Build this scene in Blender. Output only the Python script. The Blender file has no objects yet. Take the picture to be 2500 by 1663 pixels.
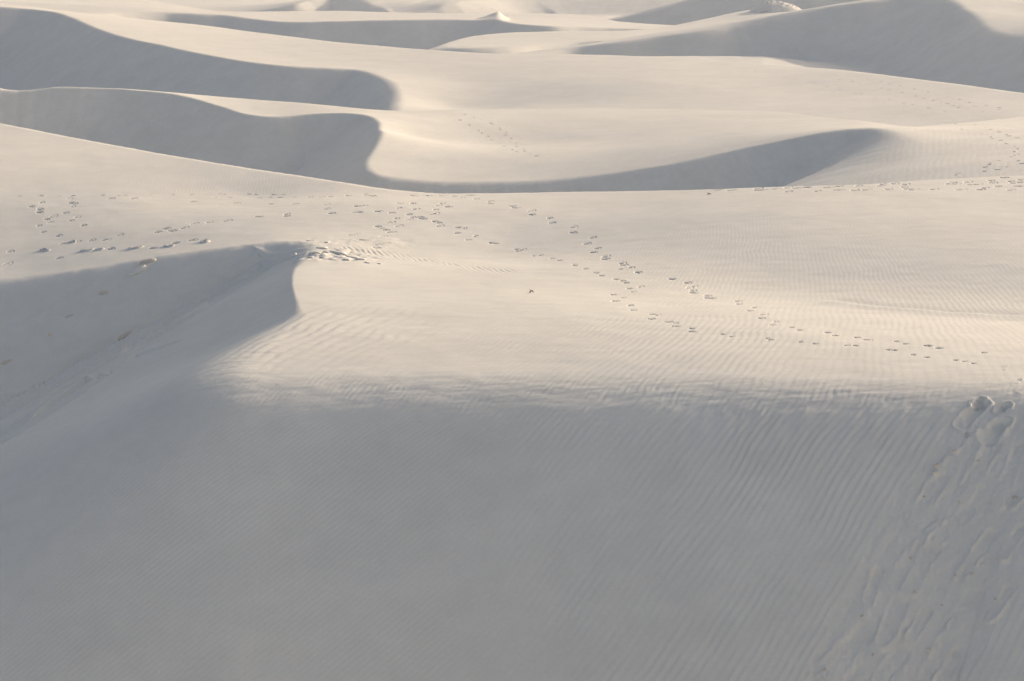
import bpy, math, random
import numpy as np

rng = np.random.default_rng(7)
random.seed(7)
scene = bpy.context.scene
COL = scene.collection

# ------------------------------------------------------------------ camera, sky, sun, exposure
PW, PH = 2500.0, 1663.0            # survey frame used for the elevation points below
LENS = 70.0
F = PW * LENS / 36.0
PITCH = math.atan((PH / 2 + 120.0) / F)
cam_data = bpy.data.cameras.new('camera')
cam_data.lens = LENS
cam_data.sensor_width = 36.0
cam_data.clip_start = 0.1
cam_data.clip_end = 9000.0
cam = bpy.data.objects.new('camera', cam_data)
COL.objects.link(cam)
cam.location = (0, 0, 0)
cam.rotation_euler = (math.pi / 2 - PITCH, 0, 0)
scene.camera = cam

SUN_EL = math.radians(17.0)
SUN_AZ = math.radians(51.0)        # from +Y (view direction) towards +X
SUN_STRENGTH = 3.6
SKY_STRENGTH = 0.15
world = bpy.data.worlds.new('World')
scene.world = world
world.use_nodes = True
wn = world.node_tree
wn.nodes.clear()
sky = wn.nodes.new('ShaderNodeTexSky')
sky.sky_type = 'NISHITA'
sky.sun_disc = False
sky.sun_elevation = SUN_EL
sky.sun_rotation = SUN_AZ
sky.altitude = 1200.0
sky.air_density = 0.8
sky.dust_density = 10.0
sky.ozone_density = 0.0
bg = wn.nodes.new('ShaderNodeBackground')
bg.inputs['Strength'].default_value = SKY_STRENGTH
wo = wn.nodes.new('ShaderNodeOutputWorld')
wn.links.new(sky.outputs[0], bg.inputs[0])
wn.links.new(bg.outputs[0], wo.inputs[0])

sun_data = bpy.data.lights.new('sun', 'SUN')
sun_data.energy = SUN_STRENGTH
sun_data.angle = math.radians(0.6)
sun_data.color = (1.0, 0.81, 0.645)
sun = bpy.data.objects.new('sun', sun_data)
COL.objects.link(sun)
sun.location = (60, 60, 60)
sun.rotation_euler = (math.pi / 2 - SUN_EL, 0, math.pi - SUN_AZ)

scene.view_settings.view_transform = 'Standard'
scene.view_settings.look = 'None'
scene.view_settings.gamma = 1.0
scene.view_settings.use_curve_mapping = False
scene.view_settings.exposure = 0.24
scene.cycles.use_denoising = True

# ------------------------------------------------------------------ helpers: survey points, surfaces
CP, SP = math.cos(PITCH), math.sin(PITCH)


def ray(u, v):
    a = (np.asarray(u, float) - PW / 2) / F
    b = -(np.asarray(v, float) - PH / 2) / F
    return a, CP + SP * b, -SP + CP * b          # x, y, z of the sight line


def plan(u, v, h):
    """A survey sighting and the depth of its point below the eye -> plan position."""
    rx, ry, rz = ray(u, v)
    t = np.asarray(h, float) / (-rz)
    return rx * t, ry * t


def smoothstep(a, b, x):
    t = np.clip((x - a) / (b - a), 0, 1)
    return t * t * (3 - 2 * t)


class Spline:
    """Thin plate surface through levelled points."""
    def __init__(self, pts, lam=0.0):
        pts = np.asarray(pts, float)
        self.c = pts[:, :2].mean(0)
        self.s = max(np.ptp(pts[:, 0]), np.ptp(pts[:, 1]))
        self.p = (pts[:, :2] - self.c) / self.s
        n = len(pts)
        K = self.k(self.p[:, None, :] - self.p[None, :, :]) + lam * np.eye(n)
        P = np.hstack([np.ones((n, 1)), self.p])
        A = np.zeros((n + 3, n + 3))
        A[:n, :n] = K
        A[:n, n:] = P
        A[n:, :n] = P.T
        self.w = np.linalg.solve(A, np.concatenate([pts[:, 2], np.zeros(3)]))

    @staticmethod
    def k(d):
        r2 = (d ** 2).sum(-1) + 1e-12
        return 0.5 * r2 * np.log(r2)

    def __call__(self, x, y):
        q = (np.stack([x.ravel(), y.ravel()], -1) - self.c) / self.s
        out = np.empty(len(q))
        n = len(self.p)
        for i in range(0, len(q), 40000):
            b = q[i:i + 40000]
            out[i:i + 40000] = self.k(b[:, None, :] - self.p[None]) @ self.w[:n] + self.w[n] + b @ self.w[n + 1:]
        return out.reshape(x.shape)


class Crest:
    """Brink line of a slip face. pts: (u, v, h, tangent of the face, rounding) along the brink; side +1: lee on the left."""
    def __init__(self, pts, side, n=420, anchors=16):
        pts = np.asarray(pts, float)
        self.anchors = anchors
        self.blur = 0.0
        self.where = lambda x, y: np.ones(x.shape)
        x, y = plan(pts[:, 0], pts[:, 1], pts[:, 2])
        q = np.column_stack([x, y, pts[:, 2], pts[:, 3], pts[:, 4]])
        seg = np.sqrt((np.diff(q[:, :2], axis=0) ** 2).sum(1)) ** 0.5
        t = np.concatenate([[0], np.cumsum(seg)])
        a = np.linspace(0, t[-1], n)
        out = []
        m = np.empty_like(q)                       # finite-difference (centripetal) tangents
        m[1:-1] = (q[2:] - q[:-2]) / (t[2:] - t[:-2])[:, None]
        m[0] = (q[1] - q[0]) / (t[1] - t[0])
        m[-1] = (q[-1] - q[-2]) / (t[-1] - t[-2])
        k = np.clip(np.searchsorted(t, a, side='right') - 1, 0, len(t) - 2)
        hh = (t[k + 1] - t[k])
        s = (a - t[k]) / hh
        s, hh = s[:, None], hh[:, None]
        r = (2 * s ** 3 - 3 * s ** 2 + 1) * q[k] + (s ** 3 - 2 * s ** 2 + s) * hh * m[k] \
            + (-2 * s ** 3 + 3 * s ** 2) * q[k + 1] + (s ** 3 - s ** 2) * hh * m[k + 1]
        r[:, 3] = np.interp(a, t, q[:, 3])
        r[:, 4] = np.interp(a, t, q[:, 4])
        self.r = r
        tg = np.gradient(r[:, :2], axis=0)
        self.tg = tg / np.linalg.norm(tg, axis=1)[:, None]
        self.side = side
        self.sp = np.linalg.norm(tg, axis=1)

    def __call__(self, x, y):
        px, py = x.ravel(), y.ravel()
        D = np.empty(len(px)); I = np.empty(len(px), int)
        c = self.r[:, :2]
        for i in range(0, len(px), 40000):
            dx = px[i:i + 40000, None] - c[None, :, 0]
            dy = py[i:i + 40000, None] - c[None, :, 1]
            d2 = dx * dx + dy * dy
            j = d2.argmin(1)
            ii = np.arange(len(j))
            sx, sy = dx[ii, j], dy[ii, j]
            cr = self.tg[j, 0] * sy - self.tg[j, 1] * sx
            al = self.tg[j, 0] * sx + self.tg[j, 1] * sy
            end = (j == 0) | (j == len(c) - 1)
            half = 0.55 * self.sp[j]
            rest = al - np.clip(al, -half, half)
            d = np.where(end, np.abs(cr), np.sqrt(cr * cr + rest * rest))
            D[i:i + 40000] = d * np.sign(cr) * self.side
            # fractional index keeps the brink's height continuous between samples
            I[i:i + 40000] = j
            fr = np.clip(al / (self.sp[j] + 1e-9), -0.5, 0.5)
            if i == 0:
                R = np.empty((len(px), 4))
            f = np.clip(j + fr, 0, len(c) - 1)
            R[i:i + 40000, 0] = np.interp(f, np.arange(len(c)), self.r[:, 2])
            R[i:i + 40000, 1] = np.interp(f, np.arange(len(c)), self.r[:, 3])
            R[i:i + 40000, 2] = np.interp(f, np.arange(len(c)), self.r[:, 4])
            R[i:i + 40000, 3] = f / (len(c) - 1)
        return (D.reshape(x.shape), R[:, 0].reshape(x.shape), R[:, 1].reshape(x.shape),
                R[:, 2].reshape(x.shape), R[:, 3].reshape(x.shape))


def back_crest(pts, tan=0.22, k=0.1, anchors=24):
    """Line where a dune's back turns out of sight: beyond it the sand falls away again (lee on the far side)."""
    return Crest([(p[0], p[1], p[2], p[3] if len(p) > 3 else tan, p[4] if len(p) > 4 else k) for p in pts], +1, 300, anchors)


def smax(a, b, k):
    return np.maximum(a, b) + np.maximum(k - np.abs(a - b), 0) ** 2 / (4 * k)


def smin(a, b, k):
    return np.minimum(a, b) - np.maximum(k - np.abs(a - b), 0) ** 2 / (4 * k)


# value noise / fbm in numpy, for the relief
_PERM = rng.random((256, 256))


def vnoise(x, y):
    xi = np.floor(x).astype(int); yi = np.floor(y).astype(int)
    fx = x - xi; fy = y - yi
    fx = fx * fx * fx * (fx * (fx * 6 - 15) + 10); fy = fy * fy * fy * (fy * (fy * 6 - 15) + 10)
    g = lambda a, b: _PERM[a & 255, b & 255]
    return ((g(xi, yi) * (1 - fx) + g(xi + 1, yi) * fx) * (1 - fy)
            + (g(xi, yi + 1) * (1 - fx) + g(xi + 1, yi + 1) * fx) * fy) * 2 - 1


def fbm(x, y, o=4):
    s = 0; a = 1; t = 0
    for i in range(o):
        s = s + a * vnoise(x * 2 ** i + 17.3 * i, y * 2 ** i + 9.1 * i); t += a; a *= 0.5
    return s / t


def ripple(ph):
    """Wind ripple cross-section: gentle stoss, steeper lee."""
    return np.sin(ph) + 0.22 * np.sin(2 * ph + 0.6)


class Layer:
    def __init__(self, base, crests=(), floor=None, lam=2e-6, detail=None, floor_k=0.5, extra=()):
        pts = [(*plan(p[0], p[1], p[2]), p[2]) for p in base] + list(extra)
        self.crests = crests
        for c in crests:
            for i in np.linspace(0, len(c.r) - 1, c.anchors).astype(int):
                pts.append((c.r[i, 0], c.r[i, 1], c.r[i, 2]))
        self.base = Spline(pts, lam)
        self.floor = floor
        self.floor_k = floor_k
        self.detail = detail

    def __call__(self, x, y, detail=True):
        h = self.base(x, y)
        info = []
        for c in self.crests:
            D, hc, tn, k, s = c(x, y)
            S = hc + tn * D
            if c.blur:                       # collapsed sand fills the inner corner of the bay
                bl = np.maximum(D - 0.3, 0) * c.where(x, y)
                m = bl > 0.02
                if m.any():
                    xm, ym = x[m], y[m]
                    r = np.minimum(c.blur, 0.8 * bl[m])
                    acc = S[m].copy()
                    for q in range(12):
                        a = q * 2 * math.pi / 6 + (0.52 if q > 5 else 0)
                        rr = r * (1.0 if q < 6 else 0.55)
                        D2, h2, t2, _, _ = c(xm + rr * math.cos(a), ym + rr * math.sin(a))
                        acc += h2 + t2 * D2
                    S[m] = acc / 13
            h = smax(h, S, k) - 0.0
            info.append((D, s))
        if self.floor is not None:
            fl = self.floor(x, y) if callable(self.floor) else self.floor
            h = smin(h, fl, self.floor_k)
        if detail and self.detail is not None:
            h = h - self.detail(x, y, h, info)
        return h


# ------------------------------------------------------------------ sand
def sand_material(name, col, grain=1.0, bump=0.25, fine=0.02):
    m = bpy.data.materials.new(name)
    m.use_nodes = True
    nt = m.node_tree
    b = nt.nodes['Principled BSDF']
    b.inputs['Roughness'].default_value = 0.95
    b.inputs['Specular IOR Level'].default_value = 0.12
    geo = nt.nodes.new('ShaderNodeNewGeometry')
    n1 = nt.nodes.new('ShaderNodeTexNoise')
    n1.inputs['Scale'].default_value = 0.35
    n1.inputs['Detail'].default_value = 7.0
    n1.inputs['Roughness'].default_value = 0.6
    n2 = nt.nodes.new('ShaderNodeTexNoise')
    n2.inputs['Scale'].default_value = 38.0 * grain
    n2.inputs['Detail'].default_value = 5.0
    n2.inputs['Roughness'].default_value = 0.75
    for n in (n1, n2):
        nt.links.new(geo.outputs['Position'], n.inputs['Vector'])
    r1 = nt.nodes.new('ShaderNodeMapRange')
    r1.inputs[1].default_value = 0.3; r1.inputs[2].default_value = 0.7
    r1.inputs[3].default_value = 0.96; r1.inputs[4].default_value = 1.04
    nt.links.new(n1.outputs[0], r1.inputs[0])
    r2 = nt.nodes.new('ShaderNodeMapRange')
    r2.inputs[1].default_value = 0.25; r2.inputs[2].default_value = 0.75
    r2.inputs[3].default_value = 0.95; r2.inputs[4].default_value = 1.05
    nt.links.new(n2.outputs[0], r2.inputs[0])
    mu0 = nt.nodes.new('ShaderNodeMath'); mu0.operation = 'MULTIPLY'
    nt.links.new(r1.outputs[0], mu0.inputs[0]); nt.links.new(r2.outputs[0], mu0.inputs[1])
    n3 = nt.nodes.new('ShaderNodeTexNoise')              # firmer and looser patches
    n3.inputs['Scale'].default_value = 2.6 * grain ** .5
    n3.inputs['Detail'].default_value = 6.0
    n3.inputs['Roughness'].default_value = 0.65
    n3.inputs['Distortion'].default_value = 0.6
    nt.links.new(geo.outputs['Position'], n3.inputs['Vector'])
    r3 = nt.nodes.new('ShaderNodeMapRange')
    r3.inputs[1].default_value = 0.3; r3.inputs[2].default_value = 0.7
    r3.inputs[3].default_value = 0.965; r3.inputs[4].default_value = 1.03
    nt.links.new(n3.outputs[0], r3.inputs[0])
    mu = nt.nodes.new('ShaderNodeMath'); mu.operation = 'MULTIPLY'
    nt.links.new(mu0.outputs[0], mu.inputs[0]); nt.links.new(r3.outputs[0], mu.inputs[1])
    mx = nt.nodes.new('ShaderNodeVectorMath'); mx.operation = 'SCALE'
    mx.inputs[0].default_value = col
    nt.links.new(mu.outputs[0], mx.inputs['Scale'])
    nt.links.new(mx.outputs[0], b.inputs['Base Color'])
    bp = nt.nodes.new('ShaderNodeBump')
    bp.inputs['Strength'].default_value = bump
    bp.inputs['Distance'].default_value = fine
    nt.links.new(n2.outputs[0], bp.inputs['Height'])
    nt.links.new(bp.outputs[0], b.inputs['Normal'])
    return m


SAND_RGB = (0.758, 0.729, 0.637)
sand = sand_material('gypsum_sand', SAND_RGB, 0.5, 0.28, 0.010)
sand_far = sand_material('gypsum_sand_distant', SAND_RGB, 0.12, 0.25, 0.04)
crust = sand_material('crusted_sand', (0.66, 0.60, 0.50), 0.8, 0.5, 0.03)
twig_mat = sand_material('dead_twig', (0.12, 0.09, 0.06), 2.0, 0.3, 0.004)


def mesh_object(name, verts, faces, mat, parent=None, smooth=True):
    me = bpy.data.meshes.new(name)
    me.from_pydata([tuple(map(float, v)) for v in verts], [], faces)
    if smooth:
        me.polygons.foreach_set('use_smooth', [True] * len(me.polygons))
    me.materials.append(mat)
    me.update()
    o = bpy.data.objects.new(name, me)
    COL.objects.link(o)
    if parent is not None:
        o.parent = parent
    return o


def grid_object(name, X, Y, Z, mat):
    nr, nc = X.shape
    co = np.stack([X, Y, Z], -1).reshape(-1, 3).astype(np.float32)
    i = np.arange(nr * nc).reshape(nr, nc)
    q = np.stack([i[:-1, :-1], i[:-1, 1:], i[1:, 1:], i[1:, :-1]], -1).reshape(-1, 4).astype(np.int32)
    me = bpy.data.meshes.new(name)
    me.vertices.add(len(co)); me.vertices.foreach_set('co', co.ravel())
    me.loops.add(q.size); me.loops.foreach_set('vertex_index', q.ravel())
    me.polygons.add(len(q))
    me.polygons.foreach_set('loop_start', np.arange(0, q.size, 4, dtype=np.int32))
    me.polygons.foreach_set('use_smooth', np.ones(len(q), bool))
    me.update(calc_edges=True)
    me.validate()
    me.materials.append(mat)
    o = bpy.data.objects.new(name, me)
    COL.objects.link(o)
    return o


def dune(layer, rows, nc, amax, label, mat, name='dune', amin=None, hollows=()):
    """A fan-shaped sheet: spacing grows with distance, as ground meshes do."""
    d = np.concatenate([np.linspace(a, b, n, endpoint=False) for a, b, n in rows] + [[rows[-1][1]]])
    am = -amax if amin is None else amin
    a = np.linspace(am, amax, nc)
    side = np.geomspace(0.004, 0.45, 26)                             # the sheets go on to both sides, more coarsely
    if amax > 0.2:
        a = np.concatenate([a, amax + side])
    if am < -0.2:
        a = np.concatenate([am - side[::-1], a])
    Yg = np.repeat(d[:, None], len(a), 1)
    Xg = a[None, :] * Yg
    H = layer(Xg, Yg)
    for px, py, ang, la, lb, dep in hollows:                       # room for the footprints
        i0, i1 = np.searchsorted(d, [py - .5, py + .5]); j0, j1 = np.searchsorted(a, [(px - .5) / py, (px + .5) / py])
        dx, dy = Xg[i0:i1, j0:j1] - px, Yg[i0:i1, j0:j1] - py
        p, q = dx * math.cos(ang) + dy * math.sin(ang), -dx * math.sin(ang) + dy * math.cos(ang)
        H[i0:i1, j0:j1] += dep * (1 - smoothstep(0.80, 1.0, np.sqrt((p / la) ** 2 + (q / lb) ** 2)))
    o = grid_object(name, Xg, Yg, -H, mat)
    o['kind'] = 'structure'
    o['label'] = label
    return o


# ------------------------------------------------------------------ dune A: slip face, plateau, trough and the ridge behind
# (sighting u, sighting v, depth below the eye, tangent of the face, rounding of the brink)
crest_a = Crest([
    (3600, 1010, 6.5, .58, .8), (2900, 996, 6.75, .58, .8), (2500, 976, 6.9, .58, .6), (2000, 968, 7.05, .58, .65),
    (1500, 960, 7.2, .57, .75), (1100, 953, 7.3, .55, .75), (860, 953, 7.38, .54, .6), (690, 956, 7.44, .53, .45),
    (570, 952, 7.46, .51, .38), (505, 925, 7.44, .49, .34), (530, 880, 7.38, .47, .3), (625, 822, 7.31, .46, .22),
    (715, 775, 7.25, .46, .12), (727, 752, 7.26, .46, .03), (718, 715, 7.32, .46, .012), (714, 685, 7.36, .47, .012),
    (720, 655, 7.42, .48, .03), (748, 622, 7.46, .5, .1), (745, 597, 7.48, .56, .15), (690, 592, 7.53, .6, .2),
    (600, 600, 7.63, .68, .2), (500, 612, 7.745, .7, .2), (400, 628, 7.89, .7, .22), (300, 645, 8.05, .7, .25),
    (200, 663, 8.215, .7, .25), (100, 678, 8.365, .7, .3), (0, 690, 8.49, .7, .3), (-300, 712, 8.75, .7, .4),
    (-900, 740, 9.3, .7, .4)], +1, 900, 30)
crest_a.blur = 4.6
crest_a.where = lambda x, y: smoothstep(-1.5, -5.5, x)

base_a = [
    (2500, 890, 6.86), (2500, 820, 6.98), (2500, 770, 7.15), (2500, 650, 6.93), (2500, 520, 6.66), (2500, 460, 6.58),
    (2900, 890, 6.85), (2900, 790, 7.1), (2900, 520, 6.5),
    (1900, 880, 6.98), (1900, 780, 7.06), (1900, 710, 7.3), (1900, 600, 7.06), (1900, 520, 6.88),
    (1250, 850, 7.17), (1250, 750, 7.18), (1250, 650, 7.5), (1250, 620, 7.62), (1250, 560, 7.45), (1250, 500, 7.33),
    (900, 870, 7.26), (900, 780, 7.24), (900, 700, 7.35), (1000, 625, 7.58), (900, 560, 7.5), (900, 490, 7.32),
    (600, 530, 7.5), (600, 478, 7.5),
    (300, 575, 7.82), (300, 477, 7.42),
    (0, 622, 8.24), (0, 560, 7.95), (0, 476, 7.4),
    (-300, 650, 8.5), (-300, 480, 7.4),
]
back_line_a = back_crest([
    (-900, 165, 5.0, .4, .09), (-300, 245, 5.9, .4, .09), (0, 300, 6.42, .4, .09), (250, 348, 6.72, .4, .09), (500, 392, 6.92, .4, .09), (750, 430, 7.16, .36, .09), (930, 458, 7.34, .3, .09), (1050, 470, 7.4, .25, .06),
    (1150, 471, 7.38), (1500, 467, 7.2), (1700, 463, 7.0), (1900, 456, 6.82), (2100, 450, 6.72), (2300, 438, 6.63), (2500, 428, 6.57), (2900, 412, 6.4)], .2, .02)


def seg_frame(x, y, ax, ay, bx, by):
    """Position along a segment (0..1) and distance to its axis line (signed) and to the segment."""
    dx, dy = bx - ax, by - ay
    L = math.hypot(dx, dy)
    t = ((x - ax) * dx + (y - ay) * dy) / (L * L)
    side = ((x - ax) * dy - (y - ay) * dx) / L
    tc = np.clip(t, 0, 1)
    d = np.hypot(x - ax - tc * dx, y - ay - tc * dy)
    return t, side, d, L


def path_frame(x, y, P):
    """Arc length, signed offset and distance for a polyline."""
    best = np.full(x.shape, 1e9); arc = np.zeros(x.shape); off = np.zeros(x.shape)
    acc = 0.0
    for (ax, ay), (bx, by) in zip(P[:-1], P[1:]):
        t, side, d, L = seg_frame(x, y, ax, ay, bx, by)
        m = d < best
        best = np.where(m, d, best); off = np.where(m, side, off)
        arc = np.where(m, acc + np.clip(t, 0, 1) * L, arc)
        acc += L
    return arc / acc, off, best, acc


MARKS = {}


def detail_a(x, y, h, info):
    D, s = info[0]
    face = smoothstep(-0.5, 1.0, D)
    front = 1 - smoothstep(34.5, 39.0, y + 0.25 * np.minimum(x + 4, 0) + 0.5 * np.maximum(D, 0) * (x < -2) * smoothstep(-2, -6, x))
    top = 1 - face
    w1 = fbm(x * 0.25, y * 0.25, 3)
    w2 = fbm(x * 0.9 + 5, y * 0.9, 3)
    w3 = fbm(x * 2.6 + 9, y * 2.2, 2)
    out = 0.014 * fbm(x * 0.6, y * 0.6, 3) * top + 0.0035 * fbm(x * 1.6, y * 3.6, 3) * top
    # loose sand that slid where people ran down the face
    slide = 0.0
    if MARKS:
        l1, l2 = MARKS['slide_left'], MARKS['slide_right']
        wob = 0.10 * fbm(x * 2.2, y * 2.2, 2)
        _, o1, _, _ = path_frame(x, y, l1)
        _, o2, _, _ = path_frame(x, y, l2)
        slide = smoothstep(-0.03, 0.06, -o1 + wob) * smoothstep(-0.03, 0.06, o2 + wob) * smoothstep(-0.1, 0.35, D) * (x > 1.5)
    # ripples that run down the front face, wider towards the right
    ph = 2 * math.pi / 0.128 * (0.80 * x - 0.60 * y) + 4.2 * w1 + 2.0 * w2 + 1.1 * w3
    amp = 0.0060 * (0.42 + 0.58 * smoothstep(-4.5, 3.5, x)) * (0.9 + 0.45 * fbm(x * .5, y * .5, 2)) * (0.85 + 0.6 * fbm((.8 * x - .6 * y) * 5, (.6 * x + .8 * y) * 1.5, 2))
    ph_f = 2 * math.pi / 0.098 * (0.66 * x - 0.75 * y) + 3.4 * w1 + 1.8 * w2 + 0.8 * w3
    mix = smoothstep(-2.5, 2.5, x + 1.4 * w1)
    out = out + face * front * (1 - slide) * (mix * amp * ripple(ph) + (1 - mix) * 0.0050 * (0.85 + 0.5 * w2) * ripple(ph_f))
    out = out + face * (1 - front) * 0.0022 * (0.8 + 0.6 * w2) * ripple(ph_f)
    # streaks that follow the fall line elsewhere on the slip face
    cx = 0.62 * x - 0.78 * y
    out = out + face * (1 - front) * 0.010 * fbm(cx * 3.2 + 0.5 * w2, (0.78 * x + 0.62 * y) * 0.25, 3)
    # ripples on the upper sand, across the wind
    west = np.exp(-((x + 4.3) / 2.0) ** 2 - ((y - 38.0) / 2.6) ** 2)
    q = 0.95 * x + (-0.32 + 0.030 * np.clip(x, -3, 14)) * (y - 45)
    ph2 = 2 * math.pi / 0.105 * q + 6.0 * w1 + 4.0 * w2 + 1.1 * w3
    amp2 = 0.0010 * (0.45 + 1.1 * np.clip(fbm(x * 0.5 + 3, y * 0.22, 3) + .35, 0, 1))
    out = out + top * amp2 * ripple(ph2) * (1 - west)
    ph3 = 2 * math.pi / 0.30 * (0.94 * x - 0.34 * (y - 38)) + 4.0 * w1 + 3.2 * w2 + 0.6 * w3
    out = out + (1 - smoothstep(0.2, 1.6, D)) * west * 0.0055 * (0.7 + 0.6 * w3) * ripple(ph3)
    # short wind-cut ripples and flecks where the plateau rolls over the brink
    edge = np.exp(-((D + 0.35) / 0.8) ** 2) * front
    ph4 = 2 * math.pi / 0.11 * (0.93 * x - 0.36 * y) + 5.0 * w2 + 2.6 * w3
    out = out + edge * (0.0014 * ripple(ph4) * (0.15 + 1.4 * np.clip(w3 + .2, 0, 1)) + 0.010 * fbm(x * 2.4, y * 6.5, 4))
    below = np.exp(-((D - 0.55) / 0.5) ** 2) * front
    out = out + below * smoothstep(0.0, 4.0, x) * 0.0045 * np.sin(2 * math.pi / 0.36 * (x - 0.35 * y) + 4.0 * w2 + 2.0 * w3)
    # trampled sand along the low ridge on the left
    tr = smoothstep(-1.5, -4.0, x) * np.exp(-((y - (51.4 + 0.16 * (x + 6))) / 1.0) ** 2) * smoothstep(0.6, -0.3, D)
    out = out + tr * 0.030 * fbm(x * 2.4, y * 1.6, 4)
    if MARKS:
        out = out + slide * (0.012 * fbm(x * 14, y * 14, 4) + 0.022 * fbm((.83 * x - .56 * y) * 6, (.56 * x + .83 * y) * 1.4, 4) - 0.014)
        for P, w, kind in MARKS['tongues']:
            (ax, ay), (bx, by) = P
            m = (np.abs(x - (ax + bx) / 2) < 1.6) & (np.abs(y - (ay + by) / 2) < 1.6)
            if not m.any():
                continue
            xx, yy = x[m], y[m]
            t, side, d, L = seg_frame(xx, yy, ax, ay, bx, by)
            wv = 1 + 0.30 * fbm(xx * 5 + 31 * w, yy * 5, 2) + 0.15 * fbm(xx * 14, yy * 14, 2)
            r = d / (w * wv)
            tc = np.clip(t, 0, 1)
            o = np.zeros(xx.shape)
            if kind == 'tongue':
                body = 1 - smoothstep(0.55, 1.10, r)
                lev = np.exp(-((r - 0.92) / 0.20) ** 2)
                lf = np.clip(0.5 + 1.2 * fbm(xx * 4 + 7, yy * 4, 2), 0, 1.2)
                o = body * (-0.030 * (1 - tc) + 0.016 * tc) + lev * 0.044 * (0.15 + 0.85 * tc) * lf
                o = o + body * 0.012 * fbm(xx * 13, yy * 13, 3)
            elif kind == 'ridge':
                o = (1 - smoothstep(0.2, 1.0, r)) * 0.035 * (0.6 + 0.8 * fbm(xx * 11, yy * 11, 2))
            else:                                      # a deep step mark
                o = -0.085 * (1 - smoothstep(0.35, 1.0, r)) * (0.45 + 0.55 * smoothstep(-0.2, 0.9, 1 - tc)) + 0.022 * np.exp(-((r - 1.12) / 0.16) ** 2)
            out[m] += o
        bx, by = MARKS['peak']
        pk = np.exp(-((x - bx) / 0.95) ** 2 - ((y - by) / 0.9) ** 2)
        out = out + pk * 0.22 * (np.abs(fbm(x * 1.9, y * 1.5, 4)) - 0.12)
        # grooves left by slides down the bay wall
        for P, w, a in MARKS['streaks']:
            arc, off, d, L = path_frame(x, y, P)
            wig = off + 0.05 * fbm(x * 1.5, y * 1.5, 2)
            fade = smoothstep(0.0, 0.06, arc) * (1 - smoothstep(0.9, 1.0, arc))
            out = out + a * fade * (np.exp(-((wig - w) / w) ** 2) - 1.2 * np.exp(-(wig / (0.8 * w)) ** 2)) * np.exp(-(d / (4 * w)) ** 4)
        # comb-like ripple band behind the broken crust
        arc, off, d, L = path_frame(x, y, MARKS['comb'])
        band = np.exp(-(d / 0.30) ** 2) * smoothstep(0, 0.03, arc) * (1 - 0.8 * smoothstep(0.55, 1.0, arc))
        out = out + band * (0.5 + 0.7 * w3) * (0.012 * np.sin(2 * math.pi / 0.135 * (x + 0.25 * y) + 1.2 * w3) - 0.012)
        # faint wind scarp across the trough
        arc, off, d, L = path_frame(x, y, MARKS['scarp'])
        out = out + 0.035 * np.tanh((off + 0.06 * w3) / 0.10) * np.exp(-(d / 0.45) ** 2) * smoothstep(0, 0.1, arc)
    return out


def hit(layer, u, v, d0, d1, n=420):
    """Where sight lines meet a dune: plan positions (nan where they miss)."""
    u = np.atleast_1d(np.asarray(u, float)); v = np.atleast_1d(np.asarray(v, float))
    rx, ry, rz = ray(u, v)
    d = np.geomspace(d0, d1, n)
    X = (rx / ry)[:, None] * d[None]; Y = np.repeat(d[None], len(u), 0)
    G = -layer(X, Y, False) - (rz / ry)[:, None] * d[None]          # > 0: ground above the sight line
    k = (G > 0).argmax(1)
    ok = (G > 0).any(1) & (k > 0)
    k = np.clip(k, 1, n - 1); ii = np.arange(len(u))
    g0, g1 = G[ii, k - 1], G[ii, k]
    dd = d[k - 1] + (d[k] - d[k - 1]) * np.clip(-g0 / (g1 - g0 + 1e-12), 0, 1)
    x, y = rx / ry * dd, dd
    x[~ok] = np.nan
    return x, y


layer_a = Layer(base_a, [crest_a, back_line_a], floor=17.0, detail=detail_a, floor_k=2.0)


def trace(layer, pts, d0, d1):
    p = np.array(pts, float)
    x, y = hit(layer, p[:, 0], p[:, 1], d0, d1)
    return [(a, b) for a, b in zip(x, y) if a == a]


_m = {}
_m['slide_left'] = trace(layer_a, [(2352, 1000), (2184, 1238), (2140, 1292), (2060, 1450), (1982, 1622), (1940, 1720)], 22, 40)
_m['slide_right'] = trace(layer_a, [(2640, 1050), (2500, 1360), (2400, 1580), (2330, 1720)], 22, 40)
_tongues = []
for a, b, w, kind in [
        ((2400, 985), (2350, 1033), .13, 'step'), ((2452, 1028), (2412, 1068), .14, 'step'), ((2458, 990), (2442, 1002), .10, 'step'),
        ((2395, 975), (2385, 985), .09, 'step'),
        ((2388, 1050), (2330, 1110), .05, 'ridge'), ((2330, 1090), (2278, 1165), .08, 'ridge'),
        ((2300, 1165), (2235, 1262), .15, 'tongue'), ((2425, 1085), (2352, 1210), .15, 'tongue'), ((2490, 1085), (2436, 1230), .12, 'tongue'),
        ((2530, 1170), (2474, 1225), .10, 'tongue'), ((2285, 1270), (2190, 1375), .07, 'ridge'), ((2275, 1340), (2220, 1440), .14, 'tongue'),
        ((2195, 1470), (2158, 1560), .16, 'tongue'), ((2105, 1545), (2030, 1635), .19, 'tongue'), ((2145, 1390), (2110, 1498), .09, 'tongue'),
        ((2312, 1525), (2268, 1600), .07, 'ridge'), ((2348, 1380), (2330, 1412), .06, 'ridge'), ((2395, 1380), (2362, 1410), .06, 'ridge'),
        ((2465, 1435), (2420, 1505), .11, 'tongue'), ((2362, 1245), (2285, 1318), .13, 'tongue'), ((2420, 1300), (2370, 1372), .12, 'tongue'),
        ((2380, 1450), (2330, 1530), .13, 'tongue'), ((2200, 1590), (2140, 1680), .14, 'tongue'), ((2340, 1590), (2290, 1680), .12, 'tongue'),
        ((2490, 1290), (2450, 1360), .10, 'tongue'), ((2260, 1490), (2225, 1560), .10, 'tongue')]:
    P = trace(layer_a, [a, b], 22, 40)
    if len(P) == 2:
        _tongues.append((P, w, kind))
_m['tongues'] = _tongues
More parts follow.
